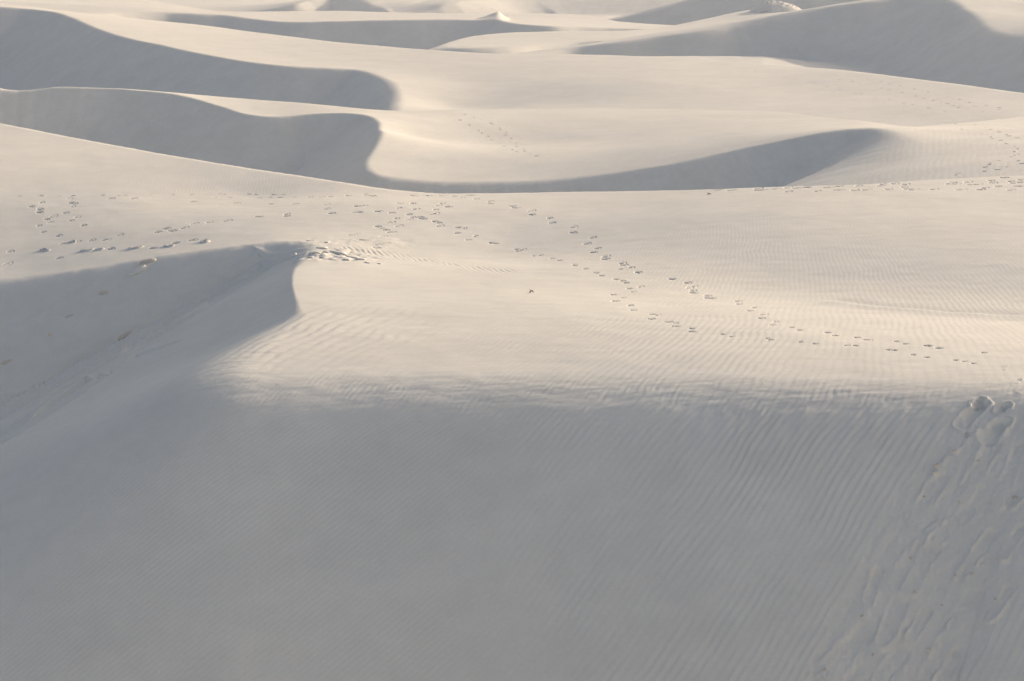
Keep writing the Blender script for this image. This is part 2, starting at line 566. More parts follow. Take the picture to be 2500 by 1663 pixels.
_streaks = []
for pts, w, a in [
        ([(742, 610), (636, 631), (547, 682), (479, 720), (416, 750), (339, 801), (255, 843), (182, 885), (85, 945), (0, 987), (-80, 1030)], .09, .030),
        ([(735, 622), (640, 650), (560, 702), (490, 742), (400, 792), (300, 862), (200, 922), (100, 982), (0, 1035)], .08, .022),
        ([(700, 627), (620, 677), (510, 737), (420, 795), (330, 850)], .06, .018),
        ([(450, 830), (340, 868), (212, 928), (106, 1000), (20, 1060)], .07, .02),
        ([(380, 650), (300, 690), (200, 740), (100, 790), (0, 840)], .08, .016),
        ([(600, 612), (480, 660), (360, 720), (240, 780), (120, 850)], .07, .012),
        ([(250, 700), (150, 750), (60, 800), (-20, 850)], .07, .014)]:
    P = trace(layer_a, pts, 30, 62)
    if len(P) > 1:
        _streaks.append((P, w * 1.3, a * 2.2))
_m['streaks'] = _streaks
_m['comb'] = trace(layer_a, [(830, 603), (880, 611), (950, 622), (1060, 640), (1250, 665), (1370, 678)], 40, 62)
_m['scarp'] = trace(layer_a, [(2005, 733), (2080, 741), (2150, 750), (2330, 764), (2520, 772)], 34, 50)
_m['peak'] = trace(layer_a, [(812, 622)], 40, 62)[0]
MARKS.update(_m)

# ------------------------------------------------------------------ footprints: pressed hollows with pushed-up rims
def footprint_mesh(k, mat, kind):
    r = random.Random(40 + k)
    n = 10
    if kind == 'pressed':
        rings = ((0.50, -0.026), (0.92, 0.009), (1.28, -0.060))
    else:
        rings = ((0.42, -0.002), (0.72, 0.030), (1.0, -0.014))
    V = [(0, 0, -0.030 if kind == 'pressed' else -0.002)]
    lobes = [r.uniform(.85, 1.12) for _ in range(n)]
    rim = [r.uniform(.3, 1.6) for _ in range(n)]
    for q, z in rings:
        for i in range(n):
            a = 2 * math.pi * i / n
            f = lobes[i]
            waist = 1 - 0.18 * math.exp(-((math.cos(a)) / .35) ** 2)
            V.append((0.165 * q * f * math.cos(a), 0.110 * q * f * waist * math.sin(a), z * (rim[i] if z > 0 else 1)))
    Fc = [(0, 1 + i, 1 + (i + 1) % n) for i in range(n)]
    for b in range(2):
        o = 1 + b * n
        Fc += [(o + i, o + n + i, o + n + (i + 1) % n, o + (i + 1) % n) for i in range(n)]
    me = bpy.data.meshes.new('footprint')
    me.from_pydata(V, [], Fc)
    me.polygons.foreach_set('use_smooth', [True] * len(me.polygons))
    me.materials.append(mat)
    me.update()
    return me


PRESSED = [footprint_mesh(k, sand, 'pressed') for k in range(8)]
HEAPED = [footprint_mesh(k, sand, 'heaped') for k in range(6)]
PRINTS_FAR = [footprint_mesh(k, sand_far, 'heaped') for k in range(6)]


def ground_normal(layer, x, y, e=0.35):
    x = np.atleast_1d(x); y = np.atleast_1d(y)
    z = lambda a, b: -layer(a, b, False)
    gx = (z(x + e, y) - z(x - e, y)) / (2 * e)
    gy = (z(x, y + e) - z(x, y - e)) / (2 * e)
    return gx, gy


from mathutils import Matrix, Vector


def seat(o, x, y, z, gx, gy, rot, sc=(1, 1, 1)):
    """Lay an object on the slope at a point, turned by rot about the slope's normal."""
    n = Vector((-gx, -gy, 1)).normalized()
    t = Vector((math.cos(rot), math.sin(rot), 0))
    t = (t - n * t.dot(n)).normalized()
    b = n.cross(t)
    m = Matrix((t, b, n)).transposed().to_4x4()
    o.matrix_world = Matrix.Translation((x, y, z)) @ m @ Matrix.Diagonal((sc[0], sc[1], sc[2], 1))


def survey_prints(layer, crops, d0, d1):
    """crops: (x offset, y offset, zoom, points, size, kind) as surveyed along each trail -> seated print positions."""
    U, V, S, K = [], [], [], []
    for ox, oy, z, pts, size, kind in crops:
        for p in pts:
            U.append(ox + p[0] / z); V.append(oy + p[1] / z); S.append(size); K.append(kind)
    x, y = hit(layer, U, V, d0, d1, 500)
    ok = ~np.isnan(x)
    x, y = x[ok], y[ok]
    S = [q for q, w in zip(S, ok) if w]; K = [q for q, w in zip(K, ok) if w]
    gx, gy = ground_normal(layer, x, y)
    z = -layer(x, y)
    out = []
    for i in range(len(x)):
        j = i + 1 if i + 1 < len(x) else i - 1
        a = math.atan2(y[j] - y[i], x[j] - x[i]) if math.hypot(x[j] - x[i], y[j] - y[i]) < 4 else -1.1
        if abs(math.sin(a)) < .3:
            a = random.uniform(0, math.pi)
        k = S[i] * random.uniform(.85, 1.2)
        kind = 'heaped' if K[i] == 'pressed' and y[i] > 61 else K[i]
        out.append((x[i], y[i], z[i], gx[i], gy[i], a + random.uniform(-.35, .35), k * random.uniform(.9, 1.15), k, random.uniform(.75, 1.2) * (min(1.0, .35 + .5 * S[i]) if kind == 'pressed' else 1.0), kind))
    return out


def place_prints(prints, parent, limit=300):
    for i, (x, y, z, gx, gy, a, kx, ky, kz, kind) in enumerate(prints[:limit]):
        me = {'pressed': PRESSED, 'heaped': HEAPED, 'far': PRINTS_FAR}[kind]
        o = bpy.data.objects.new('footprint', me[i % len(me)])
        COL.objects.link(o)
        o.parent = parent
        seat(o, x, y, z, gx, gy, a, (kx, ky, (kz * .6 if kind == 'far' else kz) if kind != 'heaped' else kz * (kx - .3 if kx < 1.5 else 1.3)))


C5, C6, C4, C3, C2 = (800, 440, 2.619), (1600, 440, 2.619), (0, 440, 2.357), (1600, 0, 2.619), (800, 0, 2.619)
trail_main = [(950, 120), (1040, 135), (1040, 148), (1180, 165), (1200, 177), (1305, 195), (1305, 220), (1420, 243), (1435, 273), (1575, 300), (1570, 335), (1695, 368), (1660, 405), (1725, 435),
              (1700, 462), (1780, 487), (1775, 503), (1885, 530), (1895, 543), (1885, 567), (1940, 560), (1985, 590)]
trail_main_near = [(105, 632), (205, 655), (220, 688), (250, 678), (240, 705), (245, 720), (335, 738), (348, 753), (530, 773), (535, 792), (640, 815), (605, 835), (693, 857), (680, 880), (770, 903), (750, 926),
                   (870, 942), (925, 960), (1100, 973), (1150, 992), (1290, 1003), (1360, 1018), (1540, 1030), (1600, 1047), (1740, 1060), (1815, 1075), (2100, 1103)]
trail_end = [(2240, 1190), (2235, 1210), (2270, 1298), (2310, 1298), (2335, 1278), (2320, 1365)]
trail_two = [(835, 303), (875, 308), (830, 340), (945, 357), (900, 383), (1045, 400), (1075, 405), (1210, 440), (1250, 443), (1215, 452), (1325, 483), (1360, 478), (1435, 500), (1485, 513), (1580, 537), (1580, 546),
             (1650, 567), (1715, 592), (1750, 610), (1845, 633), (1885, 643), (1910, 656), (2000, 680), (1930, 693), (1955, 713), (1825, 730), (1890, 750), (1840, 772), (1935, 800), (1955, 830),
             (2075, 855), (2110, 860), (2070, 885), (2180, 905), (2225, 912), (2225, 933), (2325, 950), (2330, 970)]
trail_two_near = [(430, 985), (490, 1000), (715, 1012), (735, 1022), (930, 1033), (1020, 1045), (1225, 1055), (1280, 1057), (1490, 1083), (1530, 1087), (1650, 1117), (1735, 1133), (1920, 1150), (1975, 1157), (2035, 1170)]
cluster = [(230, 163), (185, 167), (325, 200), (410, 210), (520, 218), (455, 177), (460, 147), (545, 147), (565, 185), (440, 245), (405, 270), (520, 253), (545, 238), (455, 293), (345, 310), (320, 297), (375, 320),
           (405, 333), (185, 345), (160, 350), (355, 360), (230, 382), (375, 405), (325, 411), (315, 433), (690, 187), (680, 215), (695, 210), (685, 262), (712, 270), (718, 290), (770, 170), (710, 160),
           (730, 147), (590, 235), (605, 245), (200, 205), (30, 211)]
ridge_flat = [(130, 97), (250, 97), (285, 100), (540, 97), (555, 103), (640, 98), (655, 100), (735, 100), (810, 103), (860, 110), (910, 97)]
left_ridge = [(1880, 165), (1650, 195), (1650, 207), (1490, 210), (1310, 232), (1205, 242), (1120, 250), (960, 277), (1060, 275), (910, 297), (990, 290), (1905, 190), (2050, 183), (2180, 180),
              (690, 315), (610, 342), (370, 365), (440, 355), (530, 345), (60, 410), (880, 390), (640, 395), (1110, 343), (1010, 360), (1780, 346), (1880, 358), (340, 450), (45, 480)]
left_heaps = [(260, 405), (500, 407), (570, 402), (785, 388), (975, 378), (1180, 352), (420, 356)]
left_row = [(120, 90), (245, 88), (345, 87), (430, 87), (595, 85), (690, 88), (725, 85), (875, 82), (1000, 82), (1110, 82), (1275, 78), (1300, 80), (1440, 80), (1480, 82), (1580, 82), (1640, 82), (1250, 100),
            (1330, 100), (1500, 100), (1560, 97), (1620, 98), (1700, 97), (1785, 97), (1850, 95), (1900, 93), (400, 105), (640, 105), (770, 105), (1110, 123), (1360, 130),
            (1560, 138), (1700, 137), (1880, 140), (2110, 78), (2150, 93), (240, 128), (180, 153), (230, 168), (228, 185), (310, 207), (270, 225), (290, 243), (225, 262), (250, 297), (340, 318), (410, 130),
            (430, 133), (420, 150), (380, 188), (445, 213), (410, 232), (480, 260)]
right_strip = [(400, 1215), (490, 1218), (660, 1205), (670, 1216), (770, 1208), (850, 1198), (850, 1225), (905, 1205), (970, 1198), (1035, 1222), (1110, 1198), (1175, 1190), (1175, 1215), (1275, 1217), (1300, 1187),
               (1350, 1213), (1440, 1188), (1450, 1178), (1490, 1210), (1530, 1175), (1590, 1195), (1600, 1180), (1610, 1208), (1650, 1212), (1780, 1210), (1880, 1175), (1900, 1168), (1920, 1175), (2000, 1165),
               (2020, 1180), (2060, 1178), (1955, 1212), (2080, 1212), (2110, 1200), (2145, 1155), (2160, 1168), (2190, 1192), (2230, 1137), (2270, 1160), (2290, 1168), (2340, 1150), (2340, 1165), (2275, 1215), (2320, 1190)]
prints_a = survey_prints(layer_a, [(*C5, trail_main, .78, 'pressed'), (*C6, trail_main_near[:14], .66, 'pressed'), (*C6, trail_main_near[14:], .42, 'pressed'), (*C5, trail_two, .5, 'pressed'), (*C6, trail_two_near, .34, 'pressed'),
                                   (*C5, cluster, .7, 'pressed'), (*C5, ridge_flat, .7, 'pressed'), (*C4, left_ridge, .72, 'pressed'), (*C4, left_heaps, 1.35, 'heaped'),
                                   (*C4, left_row, .62, 'pressed'), (*C3, right_strip, .95, 'pressed'), (*C6, trail_end, .5, 'heaped')], 26, 90)[:300]
dune_a = dune(layer_a, [(12, 24, 14), (24, 33.5, 330), (33.5, 40, 150), (40, 62, 330), (62, 85, 100), (85, 120, 10)], 990, 0.285,
              'near dune with a shaded rippled slip face below a sunlit plateau and ridge', sand,
              hollows=[(p[0], p[1], p[5], .165 * p[6] * 1.02, .110 * p[7] * 1.02, .085 * p[8]) for p in prints_a if p[9] == 'pressed'])

# ------------------------------------------------------------------ dune B: curved slip face round a sunlit pan
crest_b = Crest([
    (-700, 225, 7.7, .65, .25), (-300, 214, 7.8, .65, .2), (0, 211, 7.85, .65, .2), (200, 212, 7.9, .65, .15), (300, 217, 8.0, .65, .12),
    (430, 231, 8.2, .65, .1), (530, 258, 8.6, .65, .1), (600, 279, 8.85, .65, .1), (660, 286, 8.95, .65, .1), (760, 278, 8.8, .65, .1),
    (850, 276, 8.7, .65, .1), (905, 285, 8.75, .65, .15), (930, 312, 8.9, .6, .15), (920, 350, 9.1, .6, .15), (893, 395, 9.5, .58, .15),
    (912, 424, 9.75, .6, .2), (1000, 441, 9.97, .65, .25), (1100, 447, 10.05, .65, .25), (1200, 447, 10.05, .65, .25), (1350, 441, 9.95, .65, .25),
    (1500, 424, 9.65, .65, .22), (1650, 399, 9.22, .65, .2), (1800, 366, 8.7, .65, .15), (1900, 346, 8.35, .65, .15), (2000, 327, 8.0, .65, .15),
    (2080, 316, 7.8, .65, .2), (2130, 315, 7.75, .6, .3), (2165, 327, 7.8, .5, .4), (2174, 346, 7.9, .42, .5), (2145, 372, 8.1, .38, .6),
    (2080, 407, 8.4, .36, .7), (1995, 448, 8.7, .36, .7), (1920, 480, 9.0, .36, .7)], -1, 800, 40)
crest_b.blur = 1.6
crest_b.where = lambda x, y: smoothstep(6.0, 9.0, x)
base_b = [
    (1000, 330, 9.35), (1200, 350, 9.75), (1500, 340, 9.35), (1000, 400, 9.65), (1750, 310, 8.85), (1300, 400, 9.65),
    (2350, 330, 7.85), (2350, 400, 7.75), (2500, 330, 7.7), (2500, 420, 7.4), (2200, 430, 8.1), (2800, 330, 7.5), (2800, 430, 6.9),
]
back_line_b = back_crest([
    (300, 215.5, 8.05), (424, 225, 8.25), (509, 233, 8.4), (721, 250, 8.65), (946, 269, 8.9), (1144, 266, 9.0), (1411, 265, 9.1), (1700, 267, 9.05),
    (1867, 272, 8.85), (1982, 283, 8.6), (2096, 294, 8.3), (2211, 305, 8.05, .12, .3), (2400, 300, 8.0, .08, .5), (2800, 290, 7.9, .06, .6)], .19, .04)


def detail_b(x, y, h, info):
    D, s = info[0]
    face = smoothstep(-0.3, 0.6, D)
    w1 = fbm(x * 0.12, y * 0.12, 3)
    w2 = fbm(x * 0.5, y * 0.5, 2)
    out = (1 - face) * 0.0020 * (0.5 + 0.8 * np.clip(w2 + 0.4, 0, 1)) * ripple(2 * math.pi / 0.24 * (0.92 * x - 0.2 * y) + 6 * w1 + 2 * w2)
    # avalanche streaks, down the fall line of the face
    out = out + face * 0.022 * fbm(s * 260, D * 0.10, 3)
    # small ridge that trails from the inner end of the brink
    out = out + 0.03 * fbm(x * 0.2, y * 0.2, 3) * (1 - face)
    return out


layer_b = Layer(base_b, [crest_b, back_line_b], floor=13.6, detail=detail_b, floor_k=1.0,
                extra=[(-30, 118.5, 8.25), (-38, 119, 8.3), (-55, 120, 8.4)])
dune_b = dune(layer_b, [(64, 76, 24), (76, 122, 190), (122, 150, 16)], 660, 0.34,
              'middle dune with a blue grey slip face curving round a pale sunlit pan', sand_far)

# ------------------------------------------------------------------ dune C: long sunlit back with a shaded face on the left
crest_c = Crest([
    (-700, -20, 4.6, .65, .3), (-300, -2, 4.9, .65, .3), (0, 16, 5.6, .65, .3), (70, 20, 5.75, .65, .3), (130, 29, 6.0, .65, .3), (180, 45, 6.4, .65, .25),
    (250, 75, 7.1, .65, .2), (330, 98, 7.6, .65, .2), (400, 112, 7.9, .65, .15), (500, 133, 8.3, .65, .15), (600, 150, 8.6, .65, .15),
    (700, 162, 8.85, .65, .2), (800, 165, 8.91, .65, .25), (870, 171, 9.05, .65, .3), (925, 186, 9.2, .65, .4), (955, 210, 9.45, .65, .5),
    (963, 240, 9.8, .65, .6), (955, 270, 10.1, .65, .6), (930, 320, 10.4, .65, .6)], -1, 500)
base_c = [
    (1100, 200, 9.6), (1300, 200, 9.45), (1600, 200, 9.25), (1300, 262, 10.35), (1600, 262, 10.1), (1900, 265, 9.9), (1900, 210, 9.4),
    (2200, 280, 9.75), (2200, 230, 9.35), (2500, 290, 9.65), (2500, 260, 9.35), (800, 130, 8.55), (600, 112, 8.2), (1100, 262, 10.5),
    (2800, 300, 9.8),
]
back_line_c = back_crest([
    (-300, -20, 5.0), (0, 8, 5.8), (100, 19, 6.1), (200, 31, 6.5), (300, 42, 6.9), (400, 52, 7.2), (500, 62, 7.5), (600, 75, 7.75), (700, 88, 8.0), (800, 100, 8.15),
    (1000, 117, 8.35), (1200, 130, 8.5), (1300, 131, 8.5), (1500, 134, 8.5), (1700, 145, 8.55), (1900, 158, 8.7), (2100, 176, 8.8), (2300, 200, 8.9), (2500, 226, 9.0),
    (2800, 260, 9.3)], .19, .06)


def detail_c(x, y, h, info):
    D, s = info[0]
    face = smoothstep(-0.3, 0.6, D)
    st = fbm(s * 320, D * 0.08, 3)
    return 0.03 * st * face + 0.04 * fbm(x * .12, y * .12, 3) * (1 - face)


layer_c = Layer(base_c, [crest_c, back_line_c], floor=13.2, detail=detail_c, floor_k=1.0)
dune_c = dune(layer_c, [(105, 125, 24), (125, 210, 190), (210, 235, 10)], 540, 0.34,
              'long sunlit dune back with a shaded face at its left end', sand_far)


# ------------------------------------------------------------------ farther dunes
def far_dune(base, crest, back, floor, rows, nc, label, amin, amax, fk=0.6, det=0.06, bump=None, extra=(), blur=0.0):
    cr = [Crest(crest, -1, 300, 16)] if crest else []
    if cr:
        cr[0].blur = blur
    if back:
        cr.append(back_crest(back, .35, .2))

    def detail(x, y, h, info):
        if crest:
            D, s = info[0]
            face = smoothstep(-0.3, 0.8, D)
            o = det * 0.7 * fbm(s * 90, D * 0.06, 3) * face + det * fbm(x * .1, y * .1, 3) * (1 - face)
        else:
            o = det * fbm(x * .1, y * .1, 3)
        if bump is not None:
            o = o + bump(x, y)
        return o
    L = Layer(base, cr, floor=floor, detail=detail, floor_k=fk, extra=extra)
    return L, dune(L, rows, nc, amax, label, sand_far, amin=amin)


def floor_d(x, y):
    return 10.35 + 3.0 * smoothstep(201, 209, y) + 2.2 * np.clip((x / y - 0.125) / 0.1, 0, 1)


layer_d, dune_d = far_dune(
    [(1600, 82, 8.8), (1900, 35, 6.7), (2200, -11, 4.65), (2400, 20, 5.5), (2500, 30, 5.86), (2500, 60, 6.66), (2700, 40, 5.6)],
    [(1150, 140, 10.6, .65, .5), (1270, 131, 10.3, .65, .5), (1400, 116, 9.9, .65, .6), (1500, 104, 9.4, .65, .7), (1600, 90, 8.85, .65, .8), (1700, 77, 8.3, .65, .9),
     (1800, 59, 7.6, .65, .9), (1900, 39, 6.75, .65, .9), (2000, 21, 5.95, .65, .8), (2100, 6, 5.25, .65, .7), (2200, -6, 4.75, .65, .6), (2280, -8, 4.55, .65, .6),
     (2340, 12, 5.2, .65, .6), (2378, 45, 6.28, .65, .6), (2410, 74, 7.1, .65, .6), (2450, 88, 7.45, .65, .6), (2500, 91, 7.4, .65, .6), (2700, 80, 6.6, .65, .6), (3000, 60, 5.55, .65, .6)],
    None, floor_d, [(160, 180, 20), (180, 212, 120), (212, 255, 20)], 300,
    'tall dune at the upper right with a broad shaded face', -0.04, 0.36, extra=[(25, 250, 12), (50, 260, 11), (80, 250, 10), (8, 240, 12.5)], blur=6.0)

layer_e, dune_e = far_dune(
    [(1700, 70, 9.2), (1800, 50, 8.6), (1950, 35, 7.9), (1300, 92, 9.75), (1500, 88, 9.6)],
    [(950, 130, 10.4, .65, .3), (1060, 119, 10.1, .65, .3), (1150, 117, 10.0, .65, .4), (1230, 114, 9.95, .65, .35), (1320, 108, 9.9, .65, .2), (1400, 103.5, 9.85, .65, .15), (1460, 101.5, 9.8, .65, .15),
     (1515, 101, 9.75, .65, .15), (1600, 98, 9.65, .65, .2), (1800, 80, 9.2, .65, .2)],
    [(950, 150, 10.3), (1060, 116, 9.95), (1100, 101, 9.9), (1150, 88, 9.75), (1230, 79, 9.6), (1350, 76, 9.5), (1500, 75, 9.45), (1600, 68, 9.3), (1700, 50, 8.7), (1780, 32, 8.0),
     (1840, 22, 7.6), (1880, 20, 7.5), (1950, 22, 7.5), (2050, 26, 7.6), (2300, 30, 7.6)],
    13.2, [(190, 205, 30), (205, 285, 130), (285, 310, 15)], 260,
    'pale low dune lying in front of the dark far face', -0.07, 0.24)


def spike(x, y):
    sx, sy = plan(1217, 30, 7.95)
    dx, dy = x - sx, y - sy
    ax = np.abs(dx) / np.where(dx > 0, 1.5, 2.9)
    return 1.05 * np.maximum(0, 1 - ax) ** 1.25 * np.exp(-(dy / 7.0) ** 2)


layer_f, dune_f = far_dune(
    [(0, 10, 8.0), (200, 24, 8.15), (350, 22, 8.2), (700, 42, 8.95), (1000, 40, 8.9)],
    [(-200, 20, 8.0, .4, .8), (0, 26, 8.1, .45, .8), (200, 33, 8.2, .5, .8), (300, 30, 8.2, .55, .8), (400, 30, 8.3, .6, .7), (480, 33, 8.45, .65, .6), (550, 39, 8.75, .65, .5), (640, 49, 9.0, .65, .3), (700, 54, 9.05, .65, .25),
     (800, 52.5, 8.95, .65, .2), (900, 50.5, 8.84, .65, .2), (1000, 48.5, 8.72, .65, .2), (1100, 48, 8.7, .65, .2), (1170, 49.5, 8.75, .65, .2), (1225, 53, 8.85, .65, .2),
     (1270, 59, 8.95, .65, .2), (1340, 64, 9.1, .65, .2), (1430, 64, 9.2, .65, .2), (1515, 69, 9.5, .6, .2), (1700, 75, 9.8, .6, .3)],
    [(-200, -10, 7.5), (200, 10, 8.1), (400, 20, 8.45), (530, 28, 8.73), (800, 26, 8.73), (900, 28, 8.78), (1050, 32, 8.86), (1170, 33, 8.86), (1300, 32, 8.82), (1420, 36, 8.95), (1515, 52, 9.4), (1700, 65, 9.7)],
    13.0, [(200, 232, 50), (232, 305, 130), (305, 340, 10)], 400,
    'far dune with a long dark face and a small peak', -0.36, 0.12, bump=spike)

layer_h, dune_h = far_dune(
    [(1600, 20, 8.6), (1700, -4, 6.9), (2000, -36, 4.8)],
    [(1330, 72, 11.85, .65, .5), (1400, 65, 11.4, .65, .5), (1480, 52, 10.55, .65, .6), (1560, 36, 9.5, .65, .6), (1600, 26, 8.85, .65, .6), (1650, 12, 7.9, .65, .6), (1700, 1, 7.15, .65, .6), (1800, -15, 6.1, .65, .6),
     (2000, -30, 5.1, .65, .6), (2300, -40, 4.4, .65, .6)],
    None, 13.2, [(235, 315, 120), (315, 360, 10)], 220,
    'distant shaded dune face behind the white hummock', 0.01, 0.3, extra=[(25, 340, 12), (50, 350, 10), (90, 360, 9)])

layer_g, dune_g = far_dune(
    [(960, 28, 12.2), (900, -8, 9.7), (1000, 20, 11.6)],
    [(560, 30, 13.2, .65, .5), (650, 25, 12.5, .7, .3), (710, 12, 11.3, .7, .3), (760, 0, 10.4, .7, .4), (810, -8, 9.8, .65, .8), (865, -6, 9.85, .65, .8), (895, 8, 10.7, .65, .9), (930, 20, 11.6, .65, .9), (960, 29, 12.2, .65, .9),
     (1000, 38, 12.9, .65, .9)],
    None, 13.3, [(370, 440, 90), (440, 490, 20)], 160,
    'remote dune with a dim shaded left flank at the top edge', -0.17, -0.02, extra=[(-30, 480, 12), (-60, 480, 12.5), (0, 470, 13)])

layer_k, dune_k = far_dune(
    [(1200, -12, 9.6), (1400, -14, 9.6), (1650, -16, 9.4)],
    [(1000, 40, 12.9, .65, .3), (1048, 31, 12.3, .65, .3), (1070, 18, 11.3, .65, .3), (1090, 10, 10.7, .65, .35), (1115, 5, 10.35, .58, .5), (1160, -1, 10.0, .42, .8), (1220, -6, 9.8, .3, .9), (1300, -8, 9.75, .24, .9),
     (1450, -9, 9.7, .22, .9), (1700, -9, 9.6, .22, .9)],
    None, 13.3, [(360, 440, 90), (440, 480, 20)], 200,
    'remote low dune with a small dark notch at the top edge', -0.06, 0.14, extra=[(0, 470, 12.5), (30, 470, 12.5), (-20, 470, 13)])

layer_j, dune_j = far_dune(
    [(250, 10, 9.6), (370, 20, 10.3), (0, 5, 8.8), (480, 30, 11.2)],
    None, [(-200, -30, 7.2), (0, -22, 7.6), (100, -18, 7.9), (250, -10, 8.6), (370, 2, 9.5), (450, 15, 10.4), (530, 27, 11.2), (620, 40, 12.2)],
    13.3, [(330, 420, 70), (420, 450, 10)], 160,
    'remote smooth pale dune at the upper left edge', -0.34, -0.05)


# the sand plain between and beyond the dunes
def plain():
    r = np.concatenate([np.linspace(20, 500, 40), np.geomspace(520, 7000, 40)])
    a = np.linspace(0, 2 * math.pi, 181)
    R, A = np.meshgrid(r, a, indexing='ij')
    X, Y = R * np.sin(A), R * np.cos(A)
    Z = -13.35 + smoothstep(420, 700, R) * 1.2 * fbm(X / 90, Y / 60, 3) - 3.0 * (1 - smoothstep(130, 200, R))
    o = grid_object('sand_plain', X, Y, Z, sand_far)
    o['kind'] = 'structure'; o['label'] = 'pale gypsum sand plain between and beyond the dunes'


plain()


# the dune the photographer stands on
def near_dune():
    x = np.linspace(-60, 60, 121); y = np.linspace(-70, 26, 140)
    X, Y = np.meshgrid(x, y)
    crest = 1.75 + 0.0015 * X ** 2
    lee = crest + 0.6 * (Y - 0.9)
    stoss = crest - 0.15 * (Y - 0.9)
    H = smin(smax(lee, stoss, 0.4), 17.5, 1.0)
    H = H - 0.02 * fbm(X, Y, 3)
    o = grid_object('dune', X, Y, -H, sand)
    o['kind'] = 'structure'; o['label'] = 'dune under the viewpoint, its slip face falling away'


near_dune()


place_prints(prints_a, dune_a)
pan = [(985, 765), (1050, 788), (1060, 797), (1105, 818), (1105, 830), (1145, 847), (1140, 862), (1178, 882), (1170, 900), (1210, 918), (1210, 935), (1255, 955), (1262, 970), (970, 833), (990, 850), (1030, 870),
       (1050, 892), (1100, 915), (1130, 935), (1185, 957), (1215, 972), (850, 768), (910, 800), (780, 745), (880, 730), (940, 748), (1300, 985), (1340, 1000)]
pan_right = [(1920, 793), (2050, 800), (2110, 812), (2145, 828), (1965, 825), (2200, 842), (2250, 862), (2265, 870), (2320, 882), (2150, 875), (2160, 885), (2210, 898), (2245, 918), (2300, 938), (2320, 950),
             (2300, 968), (2325, 982), (2300, 990), (2280, 1000), (2200, 1025), (2145, 1045), (2140, 1055), (2325, 1028), (2345, 1048), (2110, 1070), (2250, 1068), (2195, 1085), (2110, 1095), (1950, 1105), (1930, 1115)]
place_prints(survey_prints(layer_b, [(*C2, pan, .9, 'far'), (*C3, pan_right, .8, 'far')], 64, 130), dune_b)
back_c_trail = [(575, 440), (640, 452), (740, 472), (830, 493), (900, 506), (1000, 525), (1020, 528), (1100, 552), (1185, 570), (1280, 596), (1320, 600), (1410, 624), (1500, 640), (1590, 664), (1650, 673), (1750, 694),
                (1850, 712), (1180, 510), (1265, 520), (1360, 503), (1450, 520), (1500, 535), (1570, 548), (1450, 562), (1495, 575), (1580, 594), (1660, 570), (1710, 580), (1745, 587), (1670, 615), (1720, 630), (1780, 645),
                (1830, 655), (1870, 665), (1905, 678), (1945, 680), (2000, 697), (2010, 657), (2050, 683), (2120, 673), (2205, 700), (2095, 712), (1870, 620), (1945, 635), (1940, 690), (2200, 688)]
place_prints(survey_prints(layer_c, [(*C3, back_c_trail, 1.05, 'far')], 105, 215), dune_c)



# ------------------------------------------------------------------ loose things on the sand
def clod(u, v, w, dpt, hgt, label, group=None, parent=None, layer=layer_a, d0=24, d1=70, mat=crust, seed=0, rot=None, name='sand_clod', sink=.35):
    """A broken piece of crusted sand: a lumpy slab with a flat-ish top and ragged sides."""
    x, y = hit(layer, u, v, d0, d1)
    if not x[0] == x[0]:
        return None
    r = np.random.default_rng(900 + seed)
    n = 11
    V, Fc = [], []
    prof = ((1.0, 0.0), (1.06, .45), (.88, .85), (.45, 1.0))
    out = 1 + r.uniform(-.28, .25, n)
    for q, zz in prof:
        for i in range(n):
            a = 2 * math.pi * i / n
            f = q * out[i] * (1 + r.uniform(-.07, .07))
            V.append((w / 2 * f * math.cos(a), dpt / 2 * f * math.sin(a), hgt * (zz - sink) + hgt * r.uniform(-.10, .10)))
    V.append((0, 0, hgt * (1 - sink) + hgt * r.uniform(-.1, .1)))
    for b in range(len(prof) - 1):
        o = b * n
        Fc += [(o + i, o + (i + 1) % n, o + n + (i + 1) % n, o + n + i) for i in range(n)]
    o = (len(prof) - 1) * n
    Fc += [(o + i, o + (i + 1) % n, len(V) - 1) for i in range(n)]
    Fc.append(tuple(range(n - 1, -1, -1)))
    ob = mesh_object(name, V, Fc, mat, parent)
    gx, gy = ground_normal(layer, x, y)
    z = -layer(x, y)
    seat(ob, x[0], y[0], z[0], gx[0], gy[0], r.uniform(0, 6.28) if rot is None else rot)
    if label:
        ob['label'] = label; ob['category'] = 'sand clod'
    return ob


clod(358, 642, .46, .2, .10, 'largest crusted sand clod perched on the shaded slip face at left', None, seed=1, rot=.5)
clod(333, 664, .62, .20, .06, 'long low clod sliding just below the largest clod', None, seed=2, rot=.75, mat=sand, sink=.5)
clod(254, 713, .32, .12, .04, 'small pale clod halfway down the shaded left slip face', None, seed=3, rot=.3)
clod(168, 772, .24, .09, .035, 'tiny pale clod at the end of a slide track', None, seed=4, rot=.6)
clod(122, 818, .09, .09, .08, 'little upright clod lowest on the left slip face', None, seed=5)
clod(12, 885, .3, .12, .04, 'brownish clod at the left edge of the photo', None, seed=6, rot=.6)
clod(305, 816, .46, .10, .06, 'narrow brown clod lying along a slide groove', None, seed=7, rot=.8)
clod(719, 625, .18, .1, .05, 'bright clod lying alone in shade left of the crest', None, seed=8, mat=sand)
brk = [(767, 621, .30, .16, .12), (787, 629, .22, .12, .08), (797, 618, .34, .16, .12), (826, 618, .50, .26, .15), (845, 635, .24, .12, .08),
       (858, 627, .46, .24, .12), (881, 635, .3, .16, .10), (896, 641, .26, .12, .06), (757, 628, .2, .12, .07), (784, 606, .36, .16, .10), (800, 592, .2, .12, .08), (926, 644, .12, .08, .05)]
for k, (u, v, w, dp, hg) in enumerate(brk):
    clod(u, v, w * .95, dp, hg * .5, None, parent=dune_a, seed=20 + k, mat=sand, name='crust_slab')
